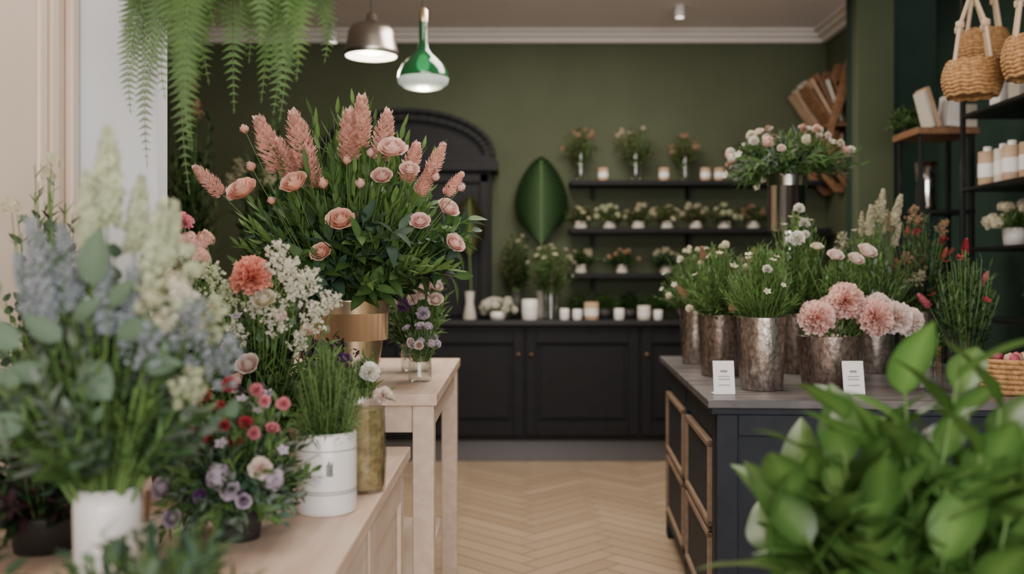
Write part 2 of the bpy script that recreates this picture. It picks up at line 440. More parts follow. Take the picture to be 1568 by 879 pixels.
# ================================================================== ROOM
b=B()
w_,n_=.105,5; c45=math.cos(math.radians(45))
def plank(x0,x1,y0,y1):
    g=.02
    P=[(x0+g,y0+g),(x1-g,y0+g),(x1-g,y1-g),(x0+g,y1-g)]
    Q=[((x-y)*c45*w_+.12,(x+y)*c45*w_+2) for x,y in P]
    cx=sum(q[0] for q in Q)/4; cy=sum(q[1] for q in Q)/4
    if -3.1<cx<3.0 and -2.6<cy<7.4:
        b.add(mkT([(x,y,0) for x,y in Q],[(0,1,2,3)],m_plank,False,tint=[rt]*4))
def floorwood():
    m,nt,p,o=newmat("herringbone_oak"); N=nt.nodes.new; Lk=nt.links.new
    a=N("ShaderNodeAttribute"); a.attribute_name="tint"
    r=N("ShaderNodeValToRGB"); r.color_ramp.elements[0].color=(.36,.26,.17,1); r.color_ramp.elements[1].color=(.48,.36,.25,1)
    tc=N("ShaderNodeTexCoord"); nz=N("ShaderNodeTexNoise"); nz.inputs["Scale"].default_value=9; nz.inputs["Detail"].default_value=6
    ad=N("ShaderNodeMath"); ad.operation='MULTIPLY_ADD'; ad.inputs[1].default_value=.35
    Lk(tc.outputs["Object"],nz.inputs["Vector"]); Lk(nz.outputs["Fac"],ad.inputs[0]); Lk(a.outputs["Fac"],ad.inputs[2])
    Lk(ad.outputs[0],r.inputs[0]); Lk(r.outputs[0],p.inputs["Base Color"]); p.inputs["Roughness"].default_value=.42
    return reg(m)
m_plank=floorwood()
m_sub=mat("floor_gap",(.24,.165,.11),.8)
for k in range(-90,110):
    for mm in range(-12,13):
        rt=U(0,.7); plank(k+2*n_*mm,k+n_+2*n_*mm,k,k+1)
        rt=U(0,.7); plank(k+2*n_*mm,k+1+2*n_*mm,k-2*n_+1,k-n_+1)
b.box(-3.1,2.95,-2.6,7.45,-.1,-.002,m_sub)
b.obj("floor")
b=B(); b.box(-3.1,2.95,-2.6,7.45,3.13,3.25,m_ceil); b.obj("ceiling")
b=B(); b.box(-3.1,2.95,7.3,7.45,0,3.13,m_wall); b.obj("wall_back")
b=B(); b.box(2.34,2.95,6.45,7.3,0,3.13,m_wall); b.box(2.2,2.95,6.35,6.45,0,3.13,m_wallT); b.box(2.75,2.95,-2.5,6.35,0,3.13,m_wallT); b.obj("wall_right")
b=B(); b.box(2.2,2.44,6.25,6.345,0,3.13,m_wallL); b.obj("pilaster",bevel=.006)
b=B(); b.box(-1.27,-1.12,-2.5,2.5,0,3.13,m_cream)
for y in (2.47,2.36,2.30,1.6,1.54,.8,.74):
    b.box(-1.12,-1.098,y-.02,y+.02,0,3.13,m_cream)
b.box(-1.12,-1.105,1.62,2.28,.2,3.0,m_cream)
b.obj("wall_left",bevel=.006)
b=B(); b.box(-1.27,-.905,2.5,2.58,0,3.13,m_white); b.obj("trim_pier",bevel=.008)
b=B(); b.box(-3.1,-1.27,2.6,2.75,0,3.13,m_wall); b.box(-3.1,-2.95,2.75,7.3,0,3.13,m_wall); b.obj("wall_alcove")
b=B()
b.box(-3.1,2.95,-2.6,-2.5,0,.45,m_cream); b.box(-3.1,2.95,-2.6,-2.5,2.9,3.13,m_cream)
for x in (-1.2,.2,1.5,2.85): b.box(x-.05,x+.05,-2.6,-2.5,.45,2.9,m_cream)
b.obj("window_1")
b=B()
for (dz,dp) in ((.09,.05),(.055,.09),(.025,.13)):
    b.box(-2.95,2.34,7.3-dp,7.3,3.13-dz,3.13,m_crown); b.box(2.34-dp,2.34,6.45,7.3,3.13-dz,3.13,m_crown)
b.obj("trim_crown",bevel=.01)

# ================================================================== BACK CABINET
b=B()
b.box(-1.55,2.2,6.90,7.29,.15,.965,m_black); b.box(-1.5,2.15,6.93,7.28,0,.15,m_plinth)
b.box(-1.58,2.22,6.84,7.295,.965,1.0,m_blacktop)
for x in (-1.53,-.71,.10,.91,1.72):
    x1=min(x+.79,2.18); 
    b.box(x,x1,6.875,6.9,.92,.955,m_black)
    b.box(x,x+.07,6.875,6.9,.19,.92,m_black); b.box(x1-.07,x1,6.875,6.9,.19,.92,m_black)
    b.box(x+.07,x1-.07,6.875,6.9,.84,.92,m_black); b.box(x+.07,x1-.07,6.875,6.9,.19,.28,m_black)
    b.box(x+.1,x1-.1,6.888,6.9,.31,.81,m_black)
    b.lathe([(.001,0),(.013,.003),(.009,.02),(.001,.022)],(0,0,0),m_brown,12,mz((x+.035 if x>0 else x1-.035,6.875,.76),(0,-1,0)))
b.obj("sideboard_cabinet",bevel=.004)

b=B(); cx=-.75; hw=.60
b.box(cx-hw,cx+hw,7.02,7.28,1.0,2.06,m_black)
b.box(cx-hw-.05,cx+hw+.05,6.96,7.29,2.06,2.13,m_black); b.box(cx-hw-.03,cx+hw+.03,6.98,7.29,2.13,2.17,m_black)
arc=[(cx+hw*math.cos(a*math.pi/24),2.17+.30*math.sin(a*math.pi/24)) for a in range(25)]
b.prism(arc[::-1],7.03,7.28,m_black)
for (o,th,y) in ((.0,.05,6.985),(.035,.03,6.96)):
    ou=[(cx+(hw+o)*math.cos(a*math.pi/24),2.17+(.30+o)*math.sin(a*math.pi/24)) for a in range(25)]
    inn=[(cx+(hw+o-th)*math.cos(a*math.pi/24),2.17+(.30+o-th)*math.sin(a*math.pi/24)) for a in range(24,-1,-1)]
    for i in range(24):
        b.prism([ou[i+1],ou[i],inn[24-i],inn[23-i]],y,7.05,m_black)
for x0,x1 in ((cx-hw+.02,cx-.01),(cx+.01,cx+hw-.02)):
    b.box(x0,x0+.06,6.995,7.02,1.03,2.04,m_black); b.box(x1-.06,x1,6.995,7.02,1.03,2.04,m_black)
    b.box(x0,x1,6.995,7.02,1.98,2.04,m_black); b.box(x0,x1,6.995,7.02,1.03,1.09,m_black); b.box(x0,x1,6.998,7.02,1.5,1.53,m_black)
b.obj("arched_hutch",bevel=.004)

for z in (2.0,1.655,1.33):
    b=B(); b.box(.42,2.3,7.04,7.295,z-.035,z,m_black)
    for x in (.6,1.3,2.0): b.box(x-.01,x+.01,7.15,7.295,z-.12,z-.035,m_black)
    b.obj("wall_shelf",bevel=.003)

b=B()
side=[(2.335,2.80),(2.27,2.80),(2.15,2.36),(2.12,2.24),(2.17,2.02),(2.27,1.90),(2.335,1.90)]
inner=[(2.315,2.60),(2.29,2.60),(2.19,2.34),(2.165,2.24),(2.205,2.06),(2.28,1.96),(2.315,1.96)]
for y0 in (6.62,6.88,7.14):
    n=len(side)
    for i in range(n):
        j=(i+1)%n; b.prism([side[i],side[j],inner[j],inner[i]],y0,y0+.03,m_brown)
for (x,z) in ((2.15,2.34),(2.20,2.05),(2.26,2.66)):
    b.box(x,2.335,6.64,7.15,z-.012,z+.012,m_brown)
b.box(2.12,2.145,6.64,7.15,2.16,2.28,m_brown)
b.obj("wooden_magazine_rack",bevel=.003)
b=B()
for k,yy in enumerate((6.66,6.92)):
    for i in range(5):
        a=math.radians(-34+i*5); M=np.eye(4); M[0,0]=math.cos(a);M[0,2]=math.sin(a);M[2,0]=-math.sin(a);M[2,2]=math.cos(a); M[:3,3]=(2.17+i*.022,yy,2.36)
        b.box(0,.010+.006*(i%2),0,.2,0,.30+.03*(i%3),rng.choice([m_paper,m_brown,m_terr,m_creamcer]),M)
    for i in range(4):
        b.box(2.21+i*.028,2.22+i*.028,yy,yy+.19,2.07,2.30-.02*i,rng.choice([m_paper,m_brown,m_terr]))
b.obj("stacked_magazines")

# ================================================================== PENDANTS
b=B(); x,y,z=-.79,5.5,2.54
b.lathe([(.145,0),(.152,.004),(.15,.03),(.135,.09),(.128,.14),(.105,.172),(.05,.19),(.03,.2),(.028,.235),(.012,.25),(.001,.25)],(x,y,z),m_nickel,40)
b.lathe([(.142,.002),(.142,.03),(.126,.09),(.118,.14),(.09,.165),(.001,.17)],(x,y,z),m_ceram,40)
b.lathe([(.001,.012),(.06,.018),(.1,.03),(.125,.045),(.001,.05)],(x,y,z),m_bulb,24)
b.tube([(x,y,z+.245),(x,y,3.125)],.004,m_frame,6); b.lathe([(.001,0),(.05,0),(.05,.02),(.02,.035)],(x,y,3.09),m_nickel,20)
b.obj("metal_dome_pendant")
b=B(); x,y,z=-.472,5.2,2.295
b.lathe([(.136,.06),(.132,.09),(.112,.13),(.08,.165),(.05,.19),(.032,.215),(.024,.25),(.022,.33),(.02,.37)],(x,y,z),m_gglass,40)
b.lathe([(.136,.06),(.13,.035),(.10,.012),(.05,.001),(.001,0)],(x,y,z),m_lens,40)
b.lathe([(.001,.1),(.03,.11),(.035,.14),(.02,.18),(.001,.19)],(x,y,z),m_bulb,20)
b.lathe([(.024,.36),(.024,.42),(.01,.44),(.001,.44)],(x,y,z),m_gold,20)
b.tube([(x,y,z+.43),(x,y,3.125)],.004,m_frame,6); b.lathe([(.001,0),(.05,0),(.05,.02),(.02,.035)],(x,y,3.09),m_nickel,20)
b.obj("green_glass_pendant")
for (x,y) in ((-1.28,7.0),(1.13,6.6)):
    b=B(); zc=2.98 if x<0 else 3.05
    b.tube([(x,y,zc+.05),(x,y,3.12)],.008,m_ceram,8); b.lathe([(.03,0),(.034,.01),(.034,.07),(.02,.09),(.001,.09)],(x,y,zc),m_ceram,20); b.lathe([(.001,.008),(.028,.01)],(x,y,zc),m_bulb,20)
    b.obj("ceiling_spotlight")

# ================================================================== LEFT COUNTER + TABLE
b=B()
b.box(-1.095,-.33,.8,2.47,.0,.765,m_wood); b.box(-.895,-.33,2.47,2.88,.0,.765,m_wood)
b.box(-1.095,-.30,.78,2.47,.765,.80,m_woodtop); b.box(-.895,-.30,2.47,2.9,.765,.80,m_woodtop)
for y0,y1 in ((.82,1.48),(1.5,2.16),(2.18,2.86)):
    b.box(-.33,-.316,y0,y0+.07,.08,.74,m_wood); b.box(-.33,-.316,y1-.07,y1,.08,.74,m_wood)
    b.box(-.33,-.316,y0+.07,y1-.07,.66,.74,m_wood); b.box(-.33,-.316,y0+.07,y1-.07,.08,.18,m_wood)
b.obj("oak_display_counter",bevel=.004)
b=B(); TZ=.95
b.box(-.97,-.225,2.93,4.25,TZ-.035,TZ,m_woodtop)
for x in (-.95,-.30):
    for y in (2.95,4.17): b.box(x,x+.065,y,y+.065,0,TZ-.035,m_wood)
b.box(-.885,-.30,2.965,2.99,TZ-.12,TZ-.035,m_wood); b.box(-.885,-.30,4.19,4.215,TZ-.12,TZ-.035,m_wood)
b.box(-.265,-.245,3.015,4.17,TZ-.12,TZ-.035,m_wood); b.box(-.94,-.92,3.015,4.17,TZ-.12,TZ-.035,m_wood)
b.box(-.88,-.3,3.0,4.2,.25,.275,m_wood)
b.obj("tall_oak_table",bevel=.004)

# ================================================================== RIGHT NAVY COUNTER
b=B()
p0=np.array((.64,3.2)); p1=np.array((.753,5.0)); yv=nrm(p1-p0); xv=np.array((yv[1],-yv[0]))
M=np.eye(4); M[:2,0]=xv; M[:2,1]=yv; M[:2,3]=p0
Wc,Lc=1.28,1.80
b.box(0,Wc,0,Lc,.872,.90,m_ctop,M); b.box(.012,Wc-.012,.012,Lc-.012,.85,.872,m_navy,M)
b.box(.03,Wc-.03,.03,.06,.08,.85,m_navy,M)
b.box(.05,Wc-.03,.06,Lc-.03,.08,.85,m_navy,M)
for y0,y1 in ((.03,.12),(.85,.92),(Lc-.12,Lc-.03)): b.box(.03,.055,y0,y1,.0,.85,m_navy,M)
b.box(.03,.055,.12,Lc-.12,.76,.85,m_navy,M); b.box(.03,.055,.12,Lc-.12,.08,.13,m_navy,M)
for y0,y1 in ((.14,.83),(.94,Lc-.14)):
    for z0,z1 in ((.45,.74),(.15,.43)):
        b.box(.018,.05,y0,y1,z1-.022,z1,m_dwood,M); b.box(.018,.05,y0,y1,z0,z0+.022,m_dwood,M)
        b.box(.018,.05,y0,y0+.022,z0,z1,m_dwood,M); b.box(.018,.05,y1-.022,y1,z0,z1,m_dwood,M)
        b.box(.03,.05,y0+.022,y1-.022,z0+.022,z1-.022,m_navy,M)
for x in (.03,.44,.85,Wc-.10): b.box(x,x+.07,.012,.03,.0,.85,m_navy,M)
b.box(.10,Wc-.10,.012,.03,.78,.85,m_navy,M); b.box(.1,Wc-.1,.012,.03,.08,.16,m_navy,M)
b.box(Wc-.1,Wc-.03,Lc-.1,Lc-.03,0,.08,m_navy,M); b.box(.03,.1,Lc-.1,Lc-.03,0,.08,m_navy,M)
b.obj("navy_island_counter",bevel=.004)

# ================================================================== RIGHT SHELVING
b=B()
for x in (2.31,2.70):
    for y in (3.3,5.02): b.box(x-.012,x+.012,y-.012,y+.012,0,2.9,m_frame)
for z in (2.13,1.756,1.45,1.1,.5):
    b.box(2.30,2.715,3.29,5.03,z-.018,z,m_frame)
b.obj("black_metal_shelving",bevel=.002)
b=B()
for x in (2.17,2.44):
    for y in (5.2,5.48): b.box(x-.012,x+.012,y-.012,y+.012,0,2.06,m_frame)
b.box(2.14,2.47,5.17,5.51,2.06,2.095,m_brown)
for z in (1.66,1.25,.8,.3): b.box(2.155,2.455,5.185,5.495,z-.02,z,m_frame)
b.obj("wood_top_etagere",bevel=.002)

def jar(b,x,y,z,r,h,m=m_candle,lab=True):
    b.lathe([(.001,0),(r*.95,0),(r,.006),(r,h),(r*.93,h),(r*.93,h*.82),(.001,h*.8)],(x,y,z),m,20)
    if lab: b.lathe([(r+.0012,h*.25),(r+.0012,h*.65)],(x,y,z),m_card,20)
b=B()
for i in range(8):
    x=2.38+.02*(i%2); y=4.9-i*.12; jar(b,x,y,1.757,.045,.17,rng.choice([m_paper,m_creamcer,m_paper]))
    b.lathe([(.02,.17),(.02,.195),(.001,.195)],(x,y,1.757),m_ceram,12)
b.obj("bottled_room_sprays")
b=B()
for i,(y,h,w) in enumerate(((4.8,.12,.1),(4.62,.16,.07),(4.4,.10,.12),(4.15,.2,.09),(3.9,.14,.12))):
    b.box(2.36,2.36+w,y-.06,y+.04,2.131,2.131+h,[m_card,m_creamcer,m_paper][i%3])
b.obj("gift_boxes",bevel=.002)
b=B()
for i,(x,w,h,a) in enumerate(((2.22,.02,.20,-14),(2.25,.025,.22,-18),(2.30,.08,.17,6),(2.39,.07,.12,0))):
    M2=np.eye(4); r=math.radians(a); M2[0,0]=math.cos(r);M2[0,2]=math.sin(r);M2[2,0]=-math.sin(r);M2[2,2]=math.cos(r); M2[:3,3]=(x+.01,5.20,2.10+max(0,w*math.sin(r)))
    b.box(0,w,0,.13,0,h,[m_creamcer,m_paper,m_card,m_creamcer][i],M2)
b.obj("leaning_books",bevel=.002)
b=B(); b.lathe([(.001,0),(.05,0),(.055,.01),(.05,.15),(.062,.26),(.058,.26),(.046,.15),(.001,.03)],(2.24,5.30,1.661),m_silver,28); b.obj("silver_bud_vase")

def basket(x,y,z,r,h):
    b=B(); N=9
    for k in range(N+1):
        t=k/N; rr=r*(.72+.28*math.sin(math.pi*(.15+.7*t))); 
        pts=[(x+rr*math.cos(a*math.pi/16),y+rr*math.sin(a*math.pi/16),z+h*t+.004*math.sin(a*2)) for a in range(33)]
        b.tube(pts,h/N*.62,m_wicker,6)
    b.lathe([(.001,.004),(r*.75,.004)],(x,y,z),m_wicker,24)
    for i in range(20):
        a=i*math.pi/10
        b.tube([(x+r*1.005*(.72+.28*math.sin(math.pi*(.15+.7*t)))*math.cos(a),y+r*1.005*(.72+.28*math.sin(math.pi*(.15+.7*t)))*math.sin(a),z+h*t) for t in (0,.25,.5,.75,1)],.006,m_wicker,5)
    top=np.array((x,y,z+h+.30))
    for i in range(4):
        a=i*math.pi/2+.4; p=np.array((x+r*.85*math.cos(a),y+r*.85*math.sin(a),z+h))
        m_=p*.5+top*.5+np.array((math.cos(a)*.02,math.sin(a)*.02,0))
        b.tube([p,m_,top],.008,m_cord,6); b.lathe([(.001,-.02),(.018,-.01),(.018,.01),(.001,.02)],m_,m_cord,8)
        for k in range(5): b.tube([p+np.array((U(-.01,.01),U(-.01,.01),0)),p+np.array((U(-.02,.02),U(-.02,.02),-.1))],.0025,m_cord,4)
    b.tube([top,(x,y,3.125)],.006,m_cord,6)
    b.obj("hanging_wicker_basket")
basket(1.87,3.98,2.04,.11,.13); basket(1.97,3.70,2.06,.105,.14); basket(2.14,4.45,2.28,.11,.13)

# ================================================================== HERO BOUQUET (gold bucket)
gold=[(.075,0),(.078,.005),(.085,.06),(.107,.19),(.126,.275),(.128,.283)]
cm=.01
E=[]
def ex(dx,dz,T,pm,s,dy=-.12,dr=None): E.append((dx*cm,dy,dz*cm,T,pm,s*cm,dr))
for dx,dz,dia in ((-30.5,33,8.2),(-12.4,34,7.2),(1,23.5,7),(13,36,5.5),(16,44,7.4),(24,23,5.2),(31.5,27.6,6),(33.5,17,5.6),(-4.7,14,5.4),(21,38,5)):
    ex(dx,dz,roses,p_peach if dx<3 else p_pink,dia*.62,-.25 if abs(dx)<26 else -.14)
for dx,dz,dia in ((-5,34,5),(6,34,4.5),(2,41,4.5),(-28,50,4),(-26,39,4.4),(35.5,33,4),(9,43,4),(28,36,4),(-20,29,3.6)):
    ex(dx,dz,buds,p_peach if dx<3 else p_pink,dia*.62,-.2,'t')
for dx,dz,L in ((-18,38,18),(-10,39,18),(-7.5,33,13),(2.4,41,16),(5.5,45,16),(11.5,41,16),(-35,31,12),(19,35,13),(26,37,11),(23,31,11),(-14,35,14),(31,31,9)):
    ex(dx,dz,plume,p_spike,L,-.18,'t')
e=arrange("gold_bucket_bouquet",(-.506,3.08,.9505),gold,m_gold,.395,.62,
  [(80,L_lance,.085,16,g_bright,38,1.0),(80,L_lance,.085,15,g_mid,42,.96),(40,L_oval,.10,10,g_mid,60,.8),(20,L_oval,.10,10,g_dark,60,.7)],
  [],E,(5,88),vname="bucket",t0=.25)
b=B()
mouth=np.array((-.506,3.08,1.233))
for i in range(80):
    a=U(0,6.283); r=U(.2,.37); tip=mouth+np.array((r*math.cos(a)+.07,r*math.sin(a)*.8,U(.06,.26)))
    f=curve(mouth+np.array((math.cos(a)*.08,math.sin(a)*.08,-.01)),tip,.42); stem(b,f,.002)
    leaves(b,f,rng.choice([L_oval,L_droop]),9,.095,g_blue if i%3 else g_mid,70,.5,1.)
b.obj("foliage_collar",e)

# ================================================================== LEFT FOREGROUND WHITE VASE
wv=[(.04,0),(.046,.006),(.048,.06),(.05,.15),(.046,.18)]
E=[]
def g(dx,dz,T,pm,s,dy=0.,dr='t'): E.append((dx*.01,dy,dz*.01,T,pm,s*.01,dr))
g(.0,40,stock,p_lwhite,15); g(-1.8,36,stock,p_lwhite,12,-.02); g(6.5,31,stock,p_lwhite,13); g(3.0,36,stock,p_lwhite,12,.03); g(8,34,stock,p_lwhite,10,.02)
g(-6,26,delph,p_blue,15,-.05); g(-8.5,23,delph,p_blue,13,-.03); g(2,24,delph,p_blue,12,-.06); g(-3.5,27,delph,p_blue,13,-.04); g(5,22,delph,p_blue,12,-.05)
g(11,18,spray,p_blue,12,-.04); g(14,14,spray,p_blue,11,-.02); g(13,20,spray,p_lwhite,10,0); g(10,22,spray,p_white,10,-.03); g(7,24,spray,p_lwhite,10,-.05); g(12,12,spray,p_lwhite,9,-.06); g(8,17,spray,p_blue,9,-.08)
g(11,31,balls,p_cream,1.8,-.02,None); g(12.5,28,balls,p_lwhite,1.9,-.03,None); g(9,35,balls,p_lwhite,1.6,0,None); g(10,25,balls,p_cream,1.7,-.05,None); g(13,33,balls,p_lwhite,1.4,0,None); g(8.5,29,balls,p_cream,1.5,-.05,None); g(14,25,balls,p_cream,1.5,-.02,None); g(11.5,36,balls,p_lwhite,1.4,.02,None)
e=arrange("white_vase_bouquet",(-.619,1.5,.8005),wv,m_ceram,.20,.36,
   [(24,L_round,.042,8,g_euc,60,1.0),(44,L_oval,.045,12,g_grey,55,.9),(64,L_nar,.045,18,g_mid,55,.9),(54,L_nar,.045,16,g_bright,55,.75),(36,L_oval,.045,12,g_dark,55,.85),(24,L_oval,.05,10,g_mid,55,1.)],[],E,(14,88),vname="white_vase",t0=.42)
b=B(); mo=np.array((-.619,1.5,.98))
for i in range(44):
    a=U(0,6.283); r0=U(0,.035); r1=r0*2.2+.01
    b.tube([mo+np.array((r0*math.cos(a),r0*math.sin(a),-.05)),mo+np.array((r1*math.cos(a)*1.25,r1*math.sin(a),.07)),mo+np.array((r1*1.9*math.cos(a),r1*1.4*math.sin(a),.16))],.0028,g_stem,6,U(-.1,.4))
eucT=leafT(.56,9,5,.15,.2,.75,.65)
for (dx,dz,L,ddx,ddz) in ((1.5,31,8,.15,1),(-9,22,7,-.8,.6),(-8,11,7.5,-1,-.1),(-3,23,6,-.6,.5),(5,24,6.5,.9,.2),(2,20,6,.3,-.6),(9,19,5.5,1,.2),(-12,29,6,-.6,.8),(-1,26,5,.6,.5),(-5,18,6,-1,.2),(4,28,5,.7,.8),(-1,17,5.5,.8,-.3),(-11,17,6,-.9,.4),(-13,24,5,-1,.3)):
    p=mo+np.array((dx*.01,-.09,dz*.01)); f=curve(mo,p,.3); stem(b,f,.0018,g_stem)
    b.add(eucT,ml(p,(ddx,-.25,ddz),(0.1,-1,.5),L*.01),U(-.1,.25),{LEAF:g_euc})
b.obj("stems_and_leaves",e)

b=B(); b.lathe([(.001,0),(.03,0),(.033,.01),(.033,.075),(.03,.075),(.028,.02),(.001,.018)],(-.655,1.72,.8005),m_creamcer,24)
for i in range(4):
    a=i*1.6; b.tube([(-.655+.012*math.cos(a),1.72+.012*math.sin(a),.83),(-.66+.022*math.cos(a),1.72+.02*math.sin(a),.925)],.004,m_brown,6)
b.obj("stem_tool_pot")

arrange("dark_foliage_pot",(-.86,1.80,.8005),[(.05,0),(.06,.06),(.062,.07)],m_terr,.14,.24,
  [(46,L_oval,.07,9,g_dark,60,1.),(14,L_round,.055,8,g_blue,60,1.),(14,L_nar,.07,10,g_burg,60,1.)],[],(),(0,80),vname="pot")
arrange("dark_foliage_pot",(-.80,1.36,.8005),[(.035,0),(.038,.03)],m_terr,.13,.17,
  [(60,L_oval,.055,9,g_dark,60,1.),(26,L_oval,.055,9,g_blue,60,1.)],[],(),(2,80),vname="pot",t0=.1)
arrange("teal_succulent_pot",(-.47,1.27,.8005),[(.05,0),(.055,.04)],m_terr,.15,.15,
  [(30,L_oval,.05,8,g_blue,60,1.),(20,L_round,.045,7,g_euc,60,1.),(50,L_nar,.05,9,g_mid,55,1.)],[],(),(5,70),vname="pot")
arrange("eucalyptus_jug",(-.96,2.02,.8005),[(.05,0),(.065,.12),(.05,.22)],m_terr,.115,.52,
  [(20,L_round,.05,13,g_euc,60,.95),(14,L_round,.045,12,g_blue,60,.95),(8,L_oval,.05,12,g_burg,60,1.),(14,L_nar,.06,12,g_mid,50,1.),(30,L_oval,.06,12,g_dark,60,.8)],[(5,balls,p_cream,.018)],(),(2,88),vname="jug",t0=.05)
arrange("leafy_filler_vase",(-.78,2.26,.8005),[(.045,0),(.055,.12),(.045,.2)],m_terr,.13,.40,
  [(30,L_oval,.065,12,g_dark,60,1.),(22,L_oval,.055,12,g_mid,60,1.),(14,L_nar,.07,12,g_bright,50,1.)],[(8,balls,p_spike,.018),(6,balls,p_cream,.018)],(),(10,88),vname="vase",t0=.05)

# ================================================================== MIXED BOUQUETS ON LOW COUNTER
E=[]
def q(dx,dz,T,pm,s,dy=-.08,dr=None): E.append((dx*.01,dy,dz*.01,T,pm,s*.01,dr))
q(1,33,carns,p_coral,5.0,-.14); q(4,28,roses,p_cream,3.0,-.15); q(0,13,roses,p_blush,3.0,-.14); q(-5,17,roses,p_blush,2.0,-.12)
q(-17,46,carns,p_magenta,2.6,-.08); q(-13.5,40,balls,p_pink,2.0); q(-15.5,42,balls,p_pink,1.8); q(-11.5,42,balls,p_spike,2.0); q(-17.5,38,balls,p_spike,1.8)
for dx,dz,L in ((6,30,12),(2,21,10),(10,24,11),(13,19,9),(16,23,8),(19,25,5),(-7,27,10),(-10,20,10),(-2,15,9),(10,14,8),(9,28,10),(6,18,9),(-4,23,9),(13,27,9)):
    q(dx,dz,spray,p_white if dx>-4 else p_lwhite,L,-.12,'t')
arrange("mixed_coral_bouquet",(-.61,2.40,.8005),[(.045,0),(.06,.05),(.05,.17)],m_glass,.19,.34,
  [(60,L_oval,.052,11,g_mid,55,1.),(34,L_nar,.06,12,g_bright,45,1.),(16,L_round,.042,9,g_euc,60,.9),(36,L_oval,.06,11,g_dark,60,.85)],
  [(5,balls,p_pink,.016),(8,floret,p_lilac,.016)],E,(5,85),vname="glass_vase",t0=.3)
E=[]
for dx,dz in ((-8.5,15),(-4.5,12),(-2,18),(1,11.5),(3,15),(6.5,19),(10,18.5),(-4.5,20),(4.5,13),(-6.5,17.5),(0,22),(8,14),(-7,13),(5,21),(-1,14.5)):
    q(dx,dz-.5,carns if rng.random()<.6 else roses,p_red if dx<4 else p_magenta,1.4*U(.8,1.15),-.06)
for dx,dz,s,pm in ((-11,3.5,2.2,p_lilac),(-.5,5.5,2.1,p_lilac),(1.5,3,1.9,p_lilac),(7,7,2.1,p_blush),(9.5,5,1.7,p_lilac),(-9,-2,1.9,p_lilac),(-4,2,1.4,p_purple),(4,1,1.5,p_lilac)):
    q(dx,dz,rng.choice([carns,balls,roses]),pm,s,-.11)
arrange("red_lilac_posy",(-.525,1.88,.8005),[(.04,0),(.045,.04),(.045,.085)],m_terr,.16,.20,
  [(90,L_oval,.032,12,g_grey,60,.85),(40,L_oval,.038,11,g_mid,55,1.),(60,L_oval,.035,11,g_blue,60,.9),(14,L_nar,.05,10,g_bright,50,1.05),(40,L_oval,.035,11,g_dark,60,.85)],
  [(14,floret,p_lilac,.012),(6,berry,p_berry,.012)],E,(-20,85),vname="low_bowl",t0=.35)
arrange("dark_berry_sprigs",(-.50,2.70,.8005),[(.045,0),(.05,.12)],m_terr,.11,.22,
  [(26,L_oval,.045,10,g_burg,55,1.),(30,L_oval,.05,9,g_dark,55,1.)],[(20,berry,p_berry,.016),(5,roses,p_purple,.02)],(),(15,85),vname="pot")

def bands(v,base):
    for z in (.045,.05,.135): v.lathe([(.0647,z),(.0653,z+.001),(.0647,z+.002)],base,m_ceramline,40)
    v.lathe([(.001,.15),(.058,.15)],base,m_soil,24)
    for k in range(5):
        v.box(base[0]+.012+k*.003,base[0]+.0135+k*.003,base[1]-.0652,base[1]-.062,base[2]+.085,base[2]+.11+.004*(k%3),m_ceramline)
e=arrange("banded_ceramic_pot_plant",(-.398,2.10,.8005),[(.06,0),(.0635,.004),(.0645,.02),(.0645,.165),(.062,.172)],m_ceram,.09,.185,
  [(50,L_needle,.036,26,g_bright,90,1.),(60,L_needle,.036,26,g_mid,95,1.)],[],(),(5,88),parts=bands,vname="ceramic_pot",t0=.3)
b=B()
for i in range(9):
    a=i*.7; x=-.398+.04*math.cos(a); y=2.10+.04*math.sin(a); b.tube([(x,y,.95),(x+U(-.01,.01),y,1.01)],.0022,m_terr,5)
b.obj("plant_sticks",e)

arrange("moss_glass_vase",(-.350,2.30,.8005),[(.048,0),(.053,.006),(.056,.08),(.051,.19),(.055,.225)],m_glass,.06,.10,
  [(12,L_nar,.05,8,g_mid,50,1.),(8,L_needle,.03,20,g_bright,50,1.)],[],
  [(.02,-.03,.055,carns,p_white,.024,None),(.05,-.02,-.0,carns,p_blush,.022,None),(-.01,.03,.07,carns,p_blush,.02,None)],(25,80),fill=.9,vname="glass_vase")

# ================================================================== TALL TABLE, RIGHT CLUSTER
E=[]
for dx,dz,pm,s in ((-5,22,p_blush,2.6),(3,16,p_blush,3.0),(8.5,13,p_blush,2.8),(-9,25,p_pink,2.6),(-4,18,p_pink,2.4),(10,30,p_purple,2.4),(-3,11,p_purple,2.4),(2,24,p_lilac,2.),(-8,16,p_lilac,2.),(6,23,p_white,2.),(12,22,p_purple,1.8),(-1,29,p_lilac,2.),(4,8,p_lilac,2.4),(11,26,p_pink,2),(0,13,p_blush,2),(6,18,p_pink,2),(2,20,p_blush,2.2),(9,18,p_blush,2.2),(-6,12,p_blush,2.2)):
    q(dx,dz,rng.choice([roses,carns]),pm,s*1.1,-.13)
arrange("pastel_garden_bouquet",(-.36,3.66,.9505),[(.05,0),(.055,.01),(.052,.12),(.056,.14)],m_glass,.17,.32,
  [(28,L_oval,.05,9,g_mid,55,1.),(26,L_nar,.06,10,g_bright,45,1.),(16,L_oval,.05,9,g_dark,60,.9)],[(9,floret,p_lilac,.02),(6,balls,p_lilac,.018)],E,(2,85),vname="glass_vase")
arrange("lilac_wild_bouquet",(-.31,3.30,.9505),[(.035,0),(.04,.01),(.037,.10),(.04,.12)],m_glass,.07,.08,
  [(14,L_nar,.035,9,g_bright,50,1.),(18,L_oval,.03,9,g_euc,60,1.)],[(5,roses,p_lilac,.014),(4,roses,p_blush,.016),(5,balls,p_lilac,.014)],(),(-10,80),vname="glass_vase")
